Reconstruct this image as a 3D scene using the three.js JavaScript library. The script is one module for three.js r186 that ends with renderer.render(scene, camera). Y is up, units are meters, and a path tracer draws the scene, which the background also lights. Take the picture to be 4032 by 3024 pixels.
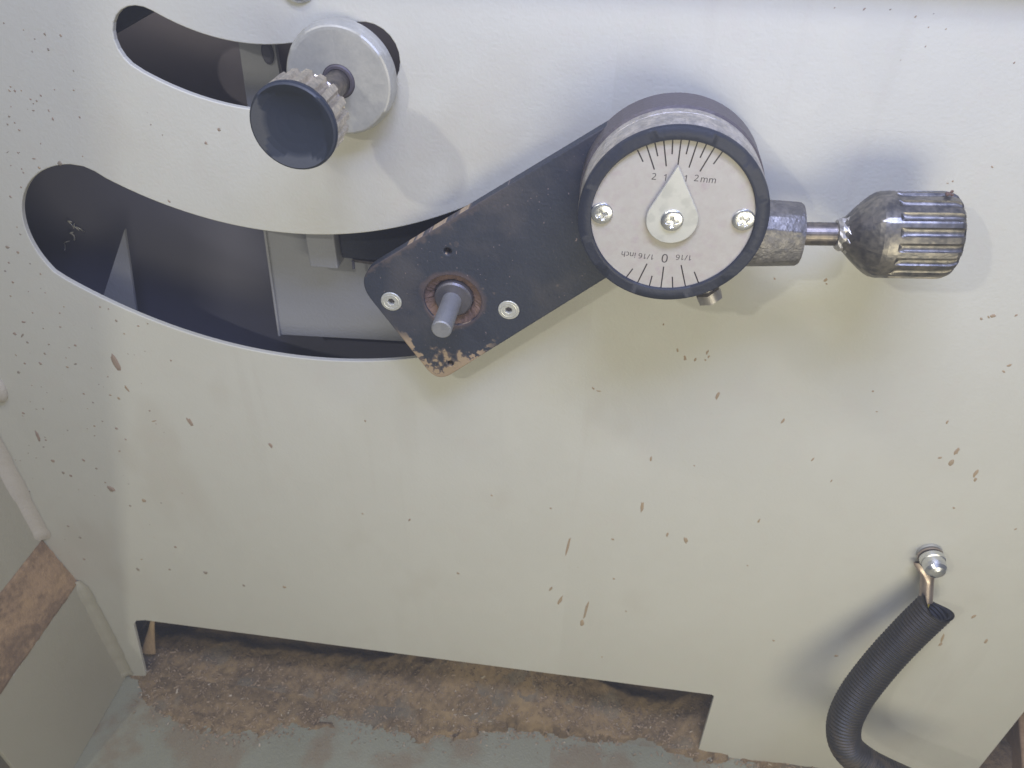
import * as THREE from 'three';
import { RectAreaLightUniformsLib } from 'three/addons/lights/RectAreaLightUniformsLib.js';
import { mergeGeometries, mergeVertices, toCreasedNormals } from 'three/addons/utils/BufferGeometryUtils.js';
import { RoundedBoxGeometry } from 'three/addons/geometries/RoundedBoxGeometry.js';

// ---------------------------------------------------------------- camera, light, exposure
const scene = new THREE.Scene();
const lin = (r, g, b) => new THREE.Color().setRGB(r, g, b);   // linear colour
const camera = new THREE.PerspectiveCamera(52.58, 4 / 3, 0.01, 20);
camera.position.set(0, 0.548, 0.29);
camera.up.set(-0.09428, 0.78661, -0.6102);
camera.lookAt(-0.093736, 0.548 - 0.617225, 0.29 - 0.781183);
camera.focus = 0.3; camera.userData.fStop = 28;
scene.add(camera);
scene.background = new THREE.Color().setRGB(0.05, 0.055, 0.066);
scene.fog = new THREE.FogExp2(lin(0.80, 0.82, 0.86), 0.13);      // added haze standing in for the lens veil
RectAreaLightUniformsLib.init();
function area(color, intensity, w, h, pos, target) {
  const l = new THREE.RectAreaLight(color, intensity, w, h);
  l.position.set(...pos); l.lookAt(...target); scene.add(l); return l;
}
// workshop window to the front right, and a small lamp above to the front left
area(lin(1.0, 0.93, 0.72), 3.7, 0.42, 0.25, [0.22, 0.31, 0.54], [0.0, 0.1, 0]);
area(lin(1.0, 0.97, 0.88), 760, 0.026, 0.026, [-0.51, 0.95, 0.82], [0, 0.2, 0]);
area(lin(1.0, 0.98, 0.88), 60, 0.34, 0.025, [-0.08, 1.13, 0.3], [0.0, 0.25, 0]);
area(lin(0.45, 0.53, 1.0), 17, 0.34, 0.1, [0.08, 0.8, 0.22], [0.03, 0.5, 0]);  // added blue lamp, tints the panel top like the lens veil

const renderer = new THREE.WebGLRenderer({ antialias: true });
renderer.toneMapping = THREE.LinearToneMapping;
renderer.toneMappingExposure = 1.58;
renderer.shadowMap.enabled = true;

// ---------------------------------------------------------------- helpers
const V3 = (x, y, z) => new THREE.Vector3(x, y, z);
let seed = 7;
const rnd = () => { seed = (seed * 1664525 + 1013904223) >>> 0; return seed / 4294967296; };
const rr = (a, b) => a + (b - a) * rnd();
const hash = (x, y, s) => { let h = (x * 374761393 + y * 668265263 + s * 1274126177) | 0; h = Math.imul(h ^ (h >>> 13), 1274126177); return ((h ^ (h >>> 16)) >>> 0) / 4294967296; };
function vnoise(x, y, s = 0) {
  const xi = Math.floor(x), yi = Math.floor(y), fx = x - xi, fy = y - yi;
  const u = fx * fx * (3 - 2 * fx), v = fy * fy * (3 - 2 * fy);
  const a = hash(xi, yi, s), b = hash(xi + 1, yi, s), c = hash(xi, yi + 1, s), d = hash(xi + 1, yi + 1, s);
  return a + (b - a) * u + (c - a) * v + (a - b - c + d) * u * v;
}
function fbm(x, y, o = 4, s = 0) { let t = 0, a = 0.5, n = 0; for (let i = 0; i < o; i++) { t += a * vnoise(x, y, s + i * 17); n += a; a *= 0.5; x = x * 2.03 + 5.1; y = y * 2.03 + 1.7; } return t / n; }
const clamp = (x, a = 0, b = 1) => Math.min(b, Math.max(a, x));
const sstep = (a, b, x) => { const t = clamp((x - a) / (b - a)); return t * t * (3 - 2 * t); };
const mix3 = (a, b, t) => [a[0] + (b[0] - a[0]) * t, a[1] + (b[1] - a[1]) * t, a[2] + (b[2] - a[2]) * t];
const toS = v => Math.round(255 * clamp(v <= 0.0031308 ? v * 12.92 : 1.055 * Math.pow(v, 1 / 2.4) - 0.055));
// fn(u, v) -> linear rgb (colour map) or a single number (data map); real size in metres through repeat
function tex(w, h, fn, { size = 1, sizeY, data = false, wrap = true } = {}) {
  const d = new Uint8Array(w * h * 4);
  for (let j = 0; j < h; j++) for (let i = 0; i < w; i++) {
    const c = fn((i + 0.5) / w, (j + 0.5) / h), k = (j * w + i) * 4;
    if (data) { const g = Math.round(255 * clamp(c)); d[k] = d[k + 1] = d[k + 2] = g; } else { d[k] = toS(c[0]); d[k + 1] = toS(c[1]); d[k + 2] = toS(c[2]); }
    d[k + 3] = 255;
  }
  const t = new THREE.DataTexture(d, w, h, THREE.RGBAFormat);
  t.magFilter = THREE.LinearFilter; t.minFilter = THREE.LinearMipmapLinearFilter; t.generateMipmaps = true;
  t.wrapS = t.wrapT = wrap ? THREE.MirroredRepeatWrapping : THREE.ClampToEdgeWrapping;
  if (wrap) t.wrapS = t.wrapT = THREE.RepeatWrapping;
  if (!data) t.colorSpace = THREE.SRGBColorSpace;
  t.repeat.set(1 / size, 1 / (sizeY || size)); t.needsUpdate = true; return t;
}
const std = o => new THREE.MeshStandardMaterial({ side: THREE.DoubleSide, ...o });
// uv in metres by the dominant axis of each face
function boxUV(g) {
  const n = g.index ? g.toNonIndexed() : g; n.computeVertexNormals === undefined;
  const p = n.attributes.position, nn = n.attributes.normal, uv = new Float32Array(p.count * 2);
  for (let f = 0; f < p.count; f += 3) {
    let ax = 0, ay = 0, az = 0;
    for (let k = 0; k < 3; k++) { ax += Math.abs(nn.getX(f + k)); ay += Math.abs(nn.getY(f + k)); az += Math.abs(nn.getZ(f + k)); }
    for (let k = 0; k < 3; k++) {
      const x = p.getX(f + k), y = p.getY(f + k), z = p.getZ(f + k);
      const [u, v] = az >= ax && az >= ay ? [x, y] : ax >= ay ? [z, y] : [x, z];
      uv[(f + k) * 2] = u; uv[(f + k) * 2 + 1] = v;
    }
  }
  n.setAttribute('uv', new THREE.BufferAttribute(uv, 2)); return n;
}
const clean = g => { const n = g.index ? g.toNonIndexed() : g; for (const k of Object.keys(n.attributes)) if (!['position', 'normal', 'uv'].includes(k)) n.deleteAttribute(k); n.clearGroups(); return n; };
const merge = list => mergeGeometries(list.map(clean));
function mesh(name, g, m, parent) { const o = new THREE.Mesh(g, m); o.name = name; o.castShadow = o.receiveShadow = true; parent.add(o); return o; }
function group(name, x = 0, y = 0, z = 0) { const o = new THREE.Group(); o.name = name; o.position.set(x, y, z); scene.add(o); return o; }
function tag(o, label, category, grp, kind) { if (label) o.userData.label = label; if (category) o.userData.category = category; if (grp) o.userData.group = grp; if (kind) o.userData.kind = kind; return o; }
// closed grid surface: f(i/nu, j/nv) -> [x,y,z]
function grid(nu, nv, f, loopU = false) {
  const pos = [], uv = [], idx = [];
  for (let j = 0; j <= nv; j++) for (let i = 0; i <= nu; i++) { const q = f(i / nu, j / nv); pos.push(q[0], q[1], q[2]); uv.push(i / nu, j / nv); }
  for (let j = 0; j < nv; j++) for (let i = 0; i < nu; i++) { const a = j * (nu + 1) + i, b = a + 1, c = a + nu + 1, d = c + 1; idx.push(a, b, d, a, d, c); }
  const g = new THREE.BufferGeometry();
  g.setAttribute('position', new THREE.Float32BufferAttribute(pos, 3)); g.setAttribute('uv', new THREE.Float32BufferAttribute(uv, 2)); g.setIndex(idx);
  g.computeVertexNormals();
  if (loopU) { const n = g.attributes.normal; for (let j = 0; j <= nv; j++) { const a = j * (nu + 1), b = a + nu; const v = V3(n.getX(a) + n.getX(b), n.getY(a) + n.getY(b), n.getZ(a) + n.getZ(b)).normalize(); n.setXYZ(a, v.x, v.y, v.z); n.setXYZ(b, v.x, v.y, v.z); } }
  return g;
}
// turned profile along +z: pts [[r, z], ...]; flute(theta, k) may take depth off the radius
function turned(pts, seg = 64, cut) {
  const P = pts, n = P.length - 1;
  const g = grid(seg, n, (u, v) => {
    const k = Math.round(v * n), th = u * Math.PI * 2, r = Math.max(0, P[k][0] - (cut && P[k][2] ? cut(th) * P[k][2] : 0));
    return [Math.cos(th) * r, Math.sin(th) * r, P[k][1]];
  }, true);
  return boxUV(toCreasedNormals(g, cut ? 0.5 : 0.6));
}
function extrude(shape, depth, bevel = 0.0003, cs = 24, bs = 2) {
  const g = new THREE.ExtrudeGeometry(shape, { depth: depth - 2 * bevel, bevelEnabled: bevel > 0, bevelThickness: bevel, bevelSize: bevel, bevelOffset: -bevel, bevelSegments: bs, curveSegments: cs });
  g.translate(0, 0, bevel); return boxUV(g);
}
const mm = a => a / 1000;
function poly(pts, rad = 0) {   // closed outline in mm with rounded corners
  const s = new THREE.Shape(), n = pts.length;
  for (let i = 0; i < n; i++) {
    const p = pts[i], a = pts[(i + n - 1) % n], b = pts[(i + 1) % n], r = (Array.isArray(rad) ? rad[i] : rad);
    const la = Math.hypot(a[0] - p[0], a[1] - p[1]), lb = Math.hypot(b[0] - p[0], b[1] - p[1]);
    const A = [p[0] + (a[0] - p[0]) * Math.min(r / la, 0.49), p[1] + (a[1] - p[1]) * Math.min(r / la, 0.49)], B = [p[0] + (b[0] - p[0]) * Math.min(r / lb, 0.49), p[1] + (b[1] - p[1]) * Math.min(r / lb, 0.49)];
    if (i === 0) s.moveTo(mm(A[0]), mm(A[1])); else s.lineTo(mm(A[0]), mm(A[1]));
    if (r > 0) s.quadraticCurveTo(mm(p[0]), mm(p[1]), mm(B[0]), mm(B[1]));
  }
  s.closePath(); return s;
}
const circle = (x, y, r) => { const p = new THREE.Path(); p.absarc(mm(x), mm(y), mm(r), 0, Math.PI * 2, true); return p; };
function tube(pts, r, n = 40, rs = 10) { return boxUV(new THREE.TubeGeometry(new THREE.CatmullRomCurve3(pts.map(p => V3(...p))), n, r, rs, false)); }

// ---------------------------------------------------------------- materials
const bumpFine = tex(512, 512, (u, v) => fbm(u * 90, v * 90, 3, 3), { size: 0.09, data: true });
const paintMap = tex(1400, 1400, (u, v) => {
  const n = fbm(u * 7, v * 7, 5, 11), f = fbm(u * 70, v * 60, 3, 19), d = sstep(0.62, 0.8, fbm(u * 16 + 3, v * 9, 4, 23));
  const c = mix3([0.56, 0.555, 0.478], [0.505, 0.50, 0.425], n * 0.75);
  const x = (u > 0.5 ? u - 1 : u) * 700, y = v * 700;       // mm on the panel
  const grease = Math.exp(-(((x + 40) / 110) ** 2) - (((y - 420) / 55) ** 2)) * sstep(0.35, 0.75, fbm(u * 24, v * 24, 4, 229)), run = sstep(0.62, 0.8, fbm(u * 90, v * 5, 3, 233)) * sstep(0.45, 0.7, fbm(u * 9, v * 6, 2, 235));
  const low = sstep(170, 20, y) * fbm(u * 18, v * 12, 4, 237);
  return mix3(mix3(c, [0.45, 0.42, 0.34], 0.3 * d + 0.14 * f), [0.33, 0.29, 0.22], 0.3 * grease + 0.06 * run + 0.22 * low);
}, { size: 0.7 });
const paintRough = tex(512, 512, (u, v) => 0.42 + 0.22 * fbm(u * 20, v * 20, 4, 31), { size: 0.35, data: true });
const paint = std({ map: paintMap, roughnessMap: paintRough, roughness: 1, bumpMap: bumpFine, bumpScale: 0.00006 });
const wallShadePaint = std({ map: paintMap, color: lin(0.7, 0.67, 0.59), roughnessMap: paintRough, roughness: 1, bumpMap: bumpFine, bumpScale: 0.00008 });   // panel paint darkened, side wall shade put into the colour
const seamPaint = std({ color: lin(0.46, 0.425, 0.35), roughness: 0.5, bumpMap: bumpFine, bumpScale: 0.0002 });
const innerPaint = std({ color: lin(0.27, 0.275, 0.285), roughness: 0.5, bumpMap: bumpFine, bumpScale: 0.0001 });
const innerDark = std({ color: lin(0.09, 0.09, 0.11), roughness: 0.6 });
const castMap = tex(512, 512, (u, v) => { const n = fbm(u * 26, v * 26, 4, 41), m = fbm(u * 80, v * 80, 3, 47); let c = mix3([0.42, 0.40, 0.36], [0.68, 0.63, 0.54], sstep(0.2, 0.8, n * 0.65 + m * 0.35)); return mix3(c, [0.30, 0.28, 0.26], 0.35 * sstep(0.6, 0.75, fbm(u * 40 + 9, v * 40, 3, 53))); }, { size: 0.06 });
const castRough = tex(256, 256, (u, v) => 0.36 + 0.3 * fbm(u * 24, v * 24, 4, 59), { size: 0.06, data: true });
const castBump = tex(512, 512, (u, v) => fbm(u * 60, v * 60, 3, 61), { size: 0.06, data: true });
const cast = std({ map: castMap, roughnessMap: castRough, roughness: 1, metalness: 0.8, bumpMap: castBump, bumpScale: 0.00018 });
const bossCast = std({ map: castMap, color: lin(0.36, 0.365, 0.38), roughnessMap: castRough, roughness: 1, metalness: 0.7, bumpMap: castBump, bumpScale: 0.00022 });
const knobMap = tex(512, 512, (u, v) => { const n = fbm(u * 40, v * 40, 4, 67), m = fbm(u * 9, v * 9, 3, 69); return mix3([0.13, 0.129, 0.13], [0.33, 0.305, 0.26], sstep(0.2, 0.8, 0.5 * n + 0.5 * m)); }, { size: 0.05 });
const knobMetal = std({ map: knobMap, roughness: 0.42, metalness: 0.9, bumpMap: castBump, bumpScale: 0.00006 });
const gripMetal = std({ map: castMap, color: lin(1.05, 1.02, 0.97), roughness: 0.4, metalness: 0.85, bumpMap: castBump, bumpScale: 0.00005 });
const zincMap = tex(512, 512, (u, v) => { const n = fbm(u * 10, v * 10, 5, 71), s = fbm(u * 60, v * 60, 3, 73); return mix3([0.40, 0.41, 0.43], [0.60, 0.60, 0.60], n * 0.7 + s * 0.3); }, { size: 0.05 });
const zinc = std({ map: zincMap, color: lin(0.88, 0.86, 0.74), roughness: 0.5, metalness: 0.4, bumpMap: bumpFine, bumpScale: 0.00004 });
const bright = std({ color: lin(0.74, 0.75, 0.75), roughness: 0.27, metalness: 0.95 });
const screwPaint = std({ color: lin(0.60, 0.60, 0.52), roughness: 0.4, metalness: 0.45, bumpMap: castBump, bumpScale: 0.00012 });
const steelDull = std({ map: knobMap, color: lin(0.8, 0.75, 0.72), roughness: 0.42, metalness: 0.85 });
const recess = std({ color: lin(0.09, 0.08, 0.09), roughness: 0.6, metalness: 0.3 });
const veilBlack = std({ color: lin(0.023, 0.027, 0.038), roughness: 0.5, bumpMap: bumpFine, bumpScale: 0.00008 });  // black with a blue tint, lens veil put into the colour
const capPlastic = std({ color: lin(0.022, 0.028, 0.04), roughness: 0.46, bumpMap: bumpFine, bumpScale: 0.00003 });  // black plastic, the veil's blue tint put into its colour
const bodyDark = std({ color: lin(0.13, 0.115, 0.115), roughness: 0.5, metalness: 0.35, bumpMap: castBump, bumpScale: 0.0001 });
const rust = std({ map: tex(256, 256, (u, v) => mix3([0.085, 0.052, 0.04], [0.20, 0.125, 0.09], fbm(u * 12, v * 12, 5, 79)), { size: 0.03 }), roughness: 0.85, bumpMap: castBump, bumpScale: 0.0003 });
const rubber = std({ color: lin(0.025, 0.0245, 0.022), roughness: 0.5, map: tex(256, 256, (u, v) => { const n = fbm(u * 9, v * 30, 4, 83); return mix3([1, 1, 1], [2.2, 1.9, 1.6].map(a => a * 0.45), 0).map((a, i) => mix3([0.7, 0.75, 0.85], [1, 0.9, 0.78], n)[i]); }, { size: 0.05 }) });
const pointerMat = std({ map: tex(256, 256, (u, v) => { const n = fbm(u * 8, v * 8, 4, 89), d = Math.hypot(u - 0.5, v - 0.5); return mix3([0.55, 0.545, 0.47], [0.43, 0.43, 0.37], 0.5 * n + 0.6 * sstep(0.16, 0.06, Math.abs(d - 0.17)) * sstep(0.45, 0.7, fbm(u * 14, v * 14, 3, 91))); }, { size: 0.05, wrap: true }), roughness: 0.4, metalness: 0.25 });

// ---------------------------------------------------------------- cabinet panel with its two curved slots and the foot cut-out
const SL = {};
{
  const s = new THREE.Shape();
  const P = [[-338, 0], [-312, 0], [-310.5, 5], [-300.6, 70], [-297, 76], [-290, 78], [101, 76.8], [102.6, 75], [104, 2.5], [104, 0], [284.6, 0], [284.6, 530], [-338, 530]];
  P.forEach((p, i) => i ? s.lineTo(mm(p[0]), mm(p[1])) : s.moveTo(mm(p[0]), mm(p[1])));
  s.closePath();
  const low = new THREE.Path();         // wide lower slot: two circular arcs and a round left end
  const A = [-132.6, 559.9, 170], B = [-133.7, 535.6, 213.2];
  const onA = x => A[1] - Math.sqrt(A[2] ** 2 - (x - A[0]) ** 2), onB = x => B[1] - Math.sqrt(B[2] ** 2 - (x - B[0]) ** 2);
  const pts = [];
  for (let x = -211.5; x <= -50; x += 3.5) pts.push([x, onA(x)]);
  pts.push([-36, 399], [-30, 382], [-36, 356], [-48, 343]);
  for (let x = -60; x >= -251; x -= 3.5) pts.push([x, onB(x)]);
  for (let a = 213; a >= 90; a -= 4) pts.push([-223.8 + 35.4 * Math.cos(a * Math.PI / 180), 379.1 + 35.4 * Math.sin(a * Math.PI / 180)]);
  pts.push([-219.8, 413.9], [-215.4, 412]);
  pts.forEach((p, i) => i ? low.lineTo(mm(p[0]), mm(p[1])) : low.moveTo(mm(p[0]), mm(p[1])));
  s.holes.push(low);
  const up = new THREE.Path(), C = [-132.6, 548.4], r0 = 81, r1 = 105.6, q = [];
  const a0 = -118.5, a1 = -63.6;
  for (let a = a0; a <= a1; a += 2) q.push([C[0] + r0 * Math.cos(a * Math.PI / 180), C[1] + r0 * Math.sin(a * Math.PI / 180)]);
  const endc = [C[0] + 93.3 * Math.cos(a1 * Math.PI / 180), C[1] + 93.3 * Math.sin(a1 * Math.PI / 180)];
  for (let k = 1; k < 12; k++) { const a = (a1 + 180 - k * 15) * Math.PI / 180; q.push([endc[0] + 12.3 * Math.cos(a), endc[1] + 12.3 * Math.sin(a)]); }
  for (let a = a1; a >= a0; a -= 2) q.push([C[0] + r1 * Math.cos(a * Math.PI / 180), C[1] + r1 * Math.sin(a * Math.PI / 180)]);
  const st = [C[0] + 93.3 * Math.cos(a0 * Math.PI / 180), C[1] + 93.3 * Math.sin(a0 * Math.PI / 180)];
  for (let k = 1; k < 12; k++) { const a = (a0 - k * 15) * Math.PI / 180; q.push([st[0] + 12.3 * Math.cos(a), st[1] + 12.3 * Math.sin(a)]); }
  q.forEach((p, i) => i ? up.lineTo(mm(p[0]), mm(p[1])) : up.moveTo(mm(p[0]), mm(p[1])));
  s.holes.push(up);
  const root = group('cabinet_panel');
  tag(root, 'pale grey painted steel cabinet panel with two curved slots and a cut-out at its foot', 'machine panel');
  const g = extrude(s, 0.0026, 0.00045, 12, 3); g.translate(0, 0, -0.0026);
  mesh('panel_sheet', g, paint, root);
  const flange = new RoundedBoxGeometry(0.622, 0.004, 0.0095, 3, 0.0012); flange.translate(-0.0267, 0.507, 0.0045);
  mesh('shade_flange', boxUV(flange), paint, root);  // added out of view to shade the top of the panel
  const bead = new THREE.SphereGeometry(0.0085, 24, 16); bead.scale(0.75, 1.35, 0.45); bead.translate(-0.3155, 0.2845, 0.0005);
  mesh('weld_bead', boxUV(bead), seamPaint, root);
}

// ---------------------------------------------------------------- left side wall of the cabinet: upper sheet, ledge, lower sheet
{
  const root = group('cabinet_side_wall');
  tag(root, 'pale painted side wall left of the slotted panel with a brown dusty ledge', 'machine wall');
  const front = y => y < 0.2 ? 0.1 : 0.044 + (y - 0.2) * 0.66;      // low kerb, then an unseen front edge slanted to shade the panel
  const sheet = (x, y0, y1, th) => { const s = new THREE.Shape(); s.moveTo(-0.0, y0); s.lineTo(front(y0), y0); s.lineTo(front(y1), y1); s.lineTo(-0.0, y1); s.closePath(); const g = new THREE.ExtrudeGeometry(s, { depth: th, bevelEnabled: true, bevelSize: 0.0005, bevelThickness: 0.0005, bevelOffset: -0.0005, bevelSegments: 2 }); g.rotateY(-Math.PI / 2); g.translate(x, 0, 0.0006); return boxUV(g); };
  mesh('upper_sheet', sheet(-0.3365, 0.1565, 0.70, 0.002), wallShadePaint, root);
  mesh('lower_sheet', sheet(-0.3275, 0.0, 0.1135, 0.002), wallShadePaint, root);
  const ledge = grid(40, 6, (u, v) => { const z = 0.0015 + u * 0.11; const x = -0.3275 - 0.0095 * v, y = 0.1125 + 0.045 * v; return [x, y, z]; });
  mesh('ledge', boxUV(ledge), paint, root);
  const fil = (x, y0, y1, r) => grid(6, 60, (u, v) => { const a = u * Math.PI / 2, y = y0 + (y1 - y0) * v, w = r * (0.9 + 0.35 * fbm(v * 14, 3, 3, 5)) * Math.min(1, 0.6 + 14 * v, 0.5 + 9 * (1 - v)); return [x + w * (1 - Math.sin(a)), y, w * (1 - Math.cos(a)) + 0.0003]; });
  mesh('weld_seam', boxUV(fil(-0.3366, 0.1575, 0.33, 0.0075)), seamPaint, root);
  mesh('weld_seam', boxUV(fil(-0.3277, 0.0015, 0.116, 0.007)), wallShadePaint, root);
}

// ---------------------------------------------------------------- dark inside of the cabinet behind the panel
{
  const root = group('interior_wall'); tag(root, null, null, null, 'structure');
  const b = (x, y, z, w, h, d) => { const g = new THREE.BoxGeometry(w, h, d); g.translate(x, y, z); return boxUV(g); };
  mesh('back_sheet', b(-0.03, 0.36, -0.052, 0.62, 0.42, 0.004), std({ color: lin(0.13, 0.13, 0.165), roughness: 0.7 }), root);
  mesh('sheen_back_sheet', b(-0.16, 0.475, -0.045, 0.2, 0.1, 0.004), std({ color: lin(0.19, 0.17, 0.19), roughness: 0.7 }), root);  // separate lighter sheet, back wall sheen put into its colour
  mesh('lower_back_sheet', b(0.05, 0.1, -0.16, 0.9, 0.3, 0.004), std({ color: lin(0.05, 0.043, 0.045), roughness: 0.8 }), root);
  mesh('shade_sheet', b(0.05, -0.012, -0.1, 0.9, 0.004, 0.13), std({ color: lin(0.09, 0.068, 0.05), roughness: 0.9 }), root);  // added dark sheet standing in for the shadow behind the cut-out
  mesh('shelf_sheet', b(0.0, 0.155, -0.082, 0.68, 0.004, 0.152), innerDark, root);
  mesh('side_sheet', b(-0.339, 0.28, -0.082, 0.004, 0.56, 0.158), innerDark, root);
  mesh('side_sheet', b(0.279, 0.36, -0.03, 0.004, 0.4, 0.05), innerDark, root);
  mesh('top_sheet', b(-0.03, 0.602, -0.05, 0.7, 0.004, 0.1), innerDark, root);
}

// ---------------------------------------------------------------- floor, sawdust
const floorMap = tex(1024, 1024, (u, v) => {
  const n = fbm(u * 10, v * 10, 5, 101), d = sstep(0.42, 0.7, fbm(u * 22, v * 22, 5, 103));
  const c = mix3([0.225, 0.225, 0.165], [0.285, 0.285, 0.215], n); return mix3(c, [0.22, 0.165, 0.105], 0.65 * d);
}, { size: 0.45 });
{
  const g = new THREE.BoxGeometry(1.6, 0.004, 0.80); g.translate(0, -0.002, 0.37);
  const f = mesh('floor', boxUV(g), std({ map: floorMap, roughness: 0.36, bumpMap: bumpFine, bumpScale: 0.0002 }), scene); tag(f, null, null, null, 'structure');
}
const dustMap = tex(1024, 1024, (u, v) => {
  const a = u * 0.9 + v * 0.35, b = v * 0.9 - u * 0.35;
  const n = fbm(a * 9, b * 26, 5, 107), m = fbm(u * 120, v * 120, 3, 109), y = sstep(0.58, 0.74, fbm(u * 11 + 4, v * 11, 4, 113));
  let c = mix3([0.12, 0.086, 0.05], [0.25, 0.178, 0.098], sstep(0.25, 0.75, n * 0.6 + m * 0.4));
  c = mix3(c, [0.31, 0.22, 0.11], 0.45 * y); return mix3(c, [0.16, 0.15, 0.12], 0.5 * sstep(0.6, 0.75, fbm(u * 14, v * 14 + 7, 4, 127)));
}, { size: 0.3 });
const dustBump = tex(512, 512, (u, v) => 0.6 * fbm(u * 60, v * 60, 3, 131) + 0.4 * vnoise(u * 200, v * 200, 5), { size: 0.12, data: true });
const dust = std({ map: dustMap, roughness: 0.97, bumpMap: dustBump, bumpScale: 0.0007 });
const fineDust = std({ map: dustMap, color: lin(1.4, 1.32, 1.35), roughness: 0.97, bumpMap: dustBump, bumpScale: 0.0005 });
const FR = [[-345, -6], [-326, -2], [-317, 1], [-305, 15], [-285, 27], [-260, 34], [-237, 37], [-212, 31], [-184, 22], [-165, 13], [-146, 11], [-132, 13], [-113, 18], [-84, 14], [-48, 6], [-14, 4], [36, 3], [60, -7], [80, -4], [100, 4], [118, 4.5], [134, 4], [160, 6], [200, 9], [240, 11], [284, 8], [300, 14], [340, 40], [400, 40]];
const frontZ = x => { for (let i = 1; i < FR.length; i++) if (x <= FR[i][0]) { const a = FR[i - 1], b = FR[i]; return a[1] + (b[1] - a[1]) * (x - a[0]) / (b[0] - a[0]); } return 40; };
const dustH = (x, z) => {          // mm in, mm out
  const fz = frontZ(x) + 22 * (fbm(x / 10, z / 10 + 4, 5, 137) - 0.5), t = fz - z;
  let h = t < 0 ? -1.2 : 0.2 + 2.2 * (1 - Math.exp(-t / 5)) + 7 * sstep(2, 60, t);
  h += t > 0 ? sstep(0, 10, t) * 3 * (fbm(x / 16, z / 10, 4, 139) - 0.45) + sstep(0, 6, t) * 1.0 * (fbm(x / 3, z / 3, 2, 149) - 0.5) : 0;
  const hump = Math.exp(-(((x + 45) / 70) ** 2)) * sstep(20, -40, z) * 40 + Math.exp(-(((x - 110) / 22) ** 2)) * sstep(10, -22, z) * 18;
  h -= sstep(-31, -46, z + 5 * (fbm(x / 12, 2, 3, 227) - 0.5)) * 9;
  return h + (t > 0 ? hump * (0.75 + 0.5 * fbm(x / 12, z / 12, 3, 151)) : 0);
};
{
  const g = grid(520, 150, (u, v) => { const x = -336 + u * 756, z = 52 - v * 205; return [mm(x), mm(dustH(x, z)), mm(z)]; });
  const s = mesh('sawdust_pile', boxUV(g), dust, scene);
  tag(s, 'brown sawdust heaped on the floor behind and around the foot cut-out', 'sawdust', null, 'stuff');
  // loose flakes on the pile
  const fl = [];
  for (let k = 0; k < 4200; k++) {
    const x = rr(-315, 300), e0 = rnd() < 0.16, z = e0 ? frontZ(x) - 2 - 9 * Math.log(1 - 0.96 * rnd()) * 0.8 : rr(-30, frontZ(x)); const dh = dustH(x, z); if (z < -26 || (dh < 0 && z < 0)) continue; const h = Math.max(0, dh);
    const w = rr(0.3, 1.1), l = rr(0.5, 2.4) * (rnd() < 0.1 ? 1.8 : 1), a = rr(0, 6.28), g2 = new THREE.BufferGeometry();
    const p = [[-l, -w], [l * rr(0.4, 1), -w * rr(0.4, 1)], [l, w * rr(0.2, 1)], [-l * rr(0.5, 1), w]].map(q => { const X = q[0] * Math.cos(a) - q[1] * Math.sin(a), Z = q[0] * Math.sin(a) + q[1] * Math.cos(a); return [mm(x + X * 0.6), mm(h + 0.35 + rr(0, 0.8)), mm(z + Z * 0.6)]; });
    g2.setAttribute('position', new THREE.Float32BufferAttribute([...p[0], ...p[2], ...p[1], ...p[0], ...p[3], ...p[2]], 3));
    const t = rnd(), c = mix3([0.26, 0.19, 0.12], t > 0.96 ? [0.5, 0.43, 0.32] : [0.36, 0.27, 0.18], t); g2.setAttribute('color', new THREE.Float32BufferAttribute(Array(6).fill(c).flat(), 3));
    g2.computeVertexNormals(); fl.push(g2);
  }
  const m = mesh('wood_flakes', mergeGeometries(fl), std({ vertexColors: true, roughness: 0.9 }), scene);
  tag(m, 'loose brown wood flakes scattered over the sawdust heap', 'wood flakes', null, 'stuff');
  // dust caked on the ledge of the side wall, ragged at its ends
  const lg = grid(90, 30, (u, v) => {
    const z = -0.6 + u * 112, k = v * 1.16 - 0.08, e = Math.min(v, 1 - v), rag = 3.4 * (fbm(u * 26, v * 9, 4, 157) - 0.5);
    const off = e < 0.08 ? -0.6 + rag * 0.35 : 0.9 + 0.8 * fbm(u * 40, v * 10, 3, 163), en = sstep(0, 0.04, u + 0.02 * rag * 0.4);
    return [mm(-327.5 - 9.5 * k + off * en + (1 - en) * 0.2), mm(112.5 + 45 * k + rag * 0.5), mm(z + (u < 0.04 ? 2.4 * (1 - v) * -0 + rag * 0.5 : 0) + (u < 0.15 ? v * 1.5 : 0))];
  });
  const ls = mesh('ledge_sawdust', boxUV(lg), fineDust, scene);
  tag(ls, 'brown sawdust caked along the ledge of the left side wall', 'sawdust', null, 'stuff');
}

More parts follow.
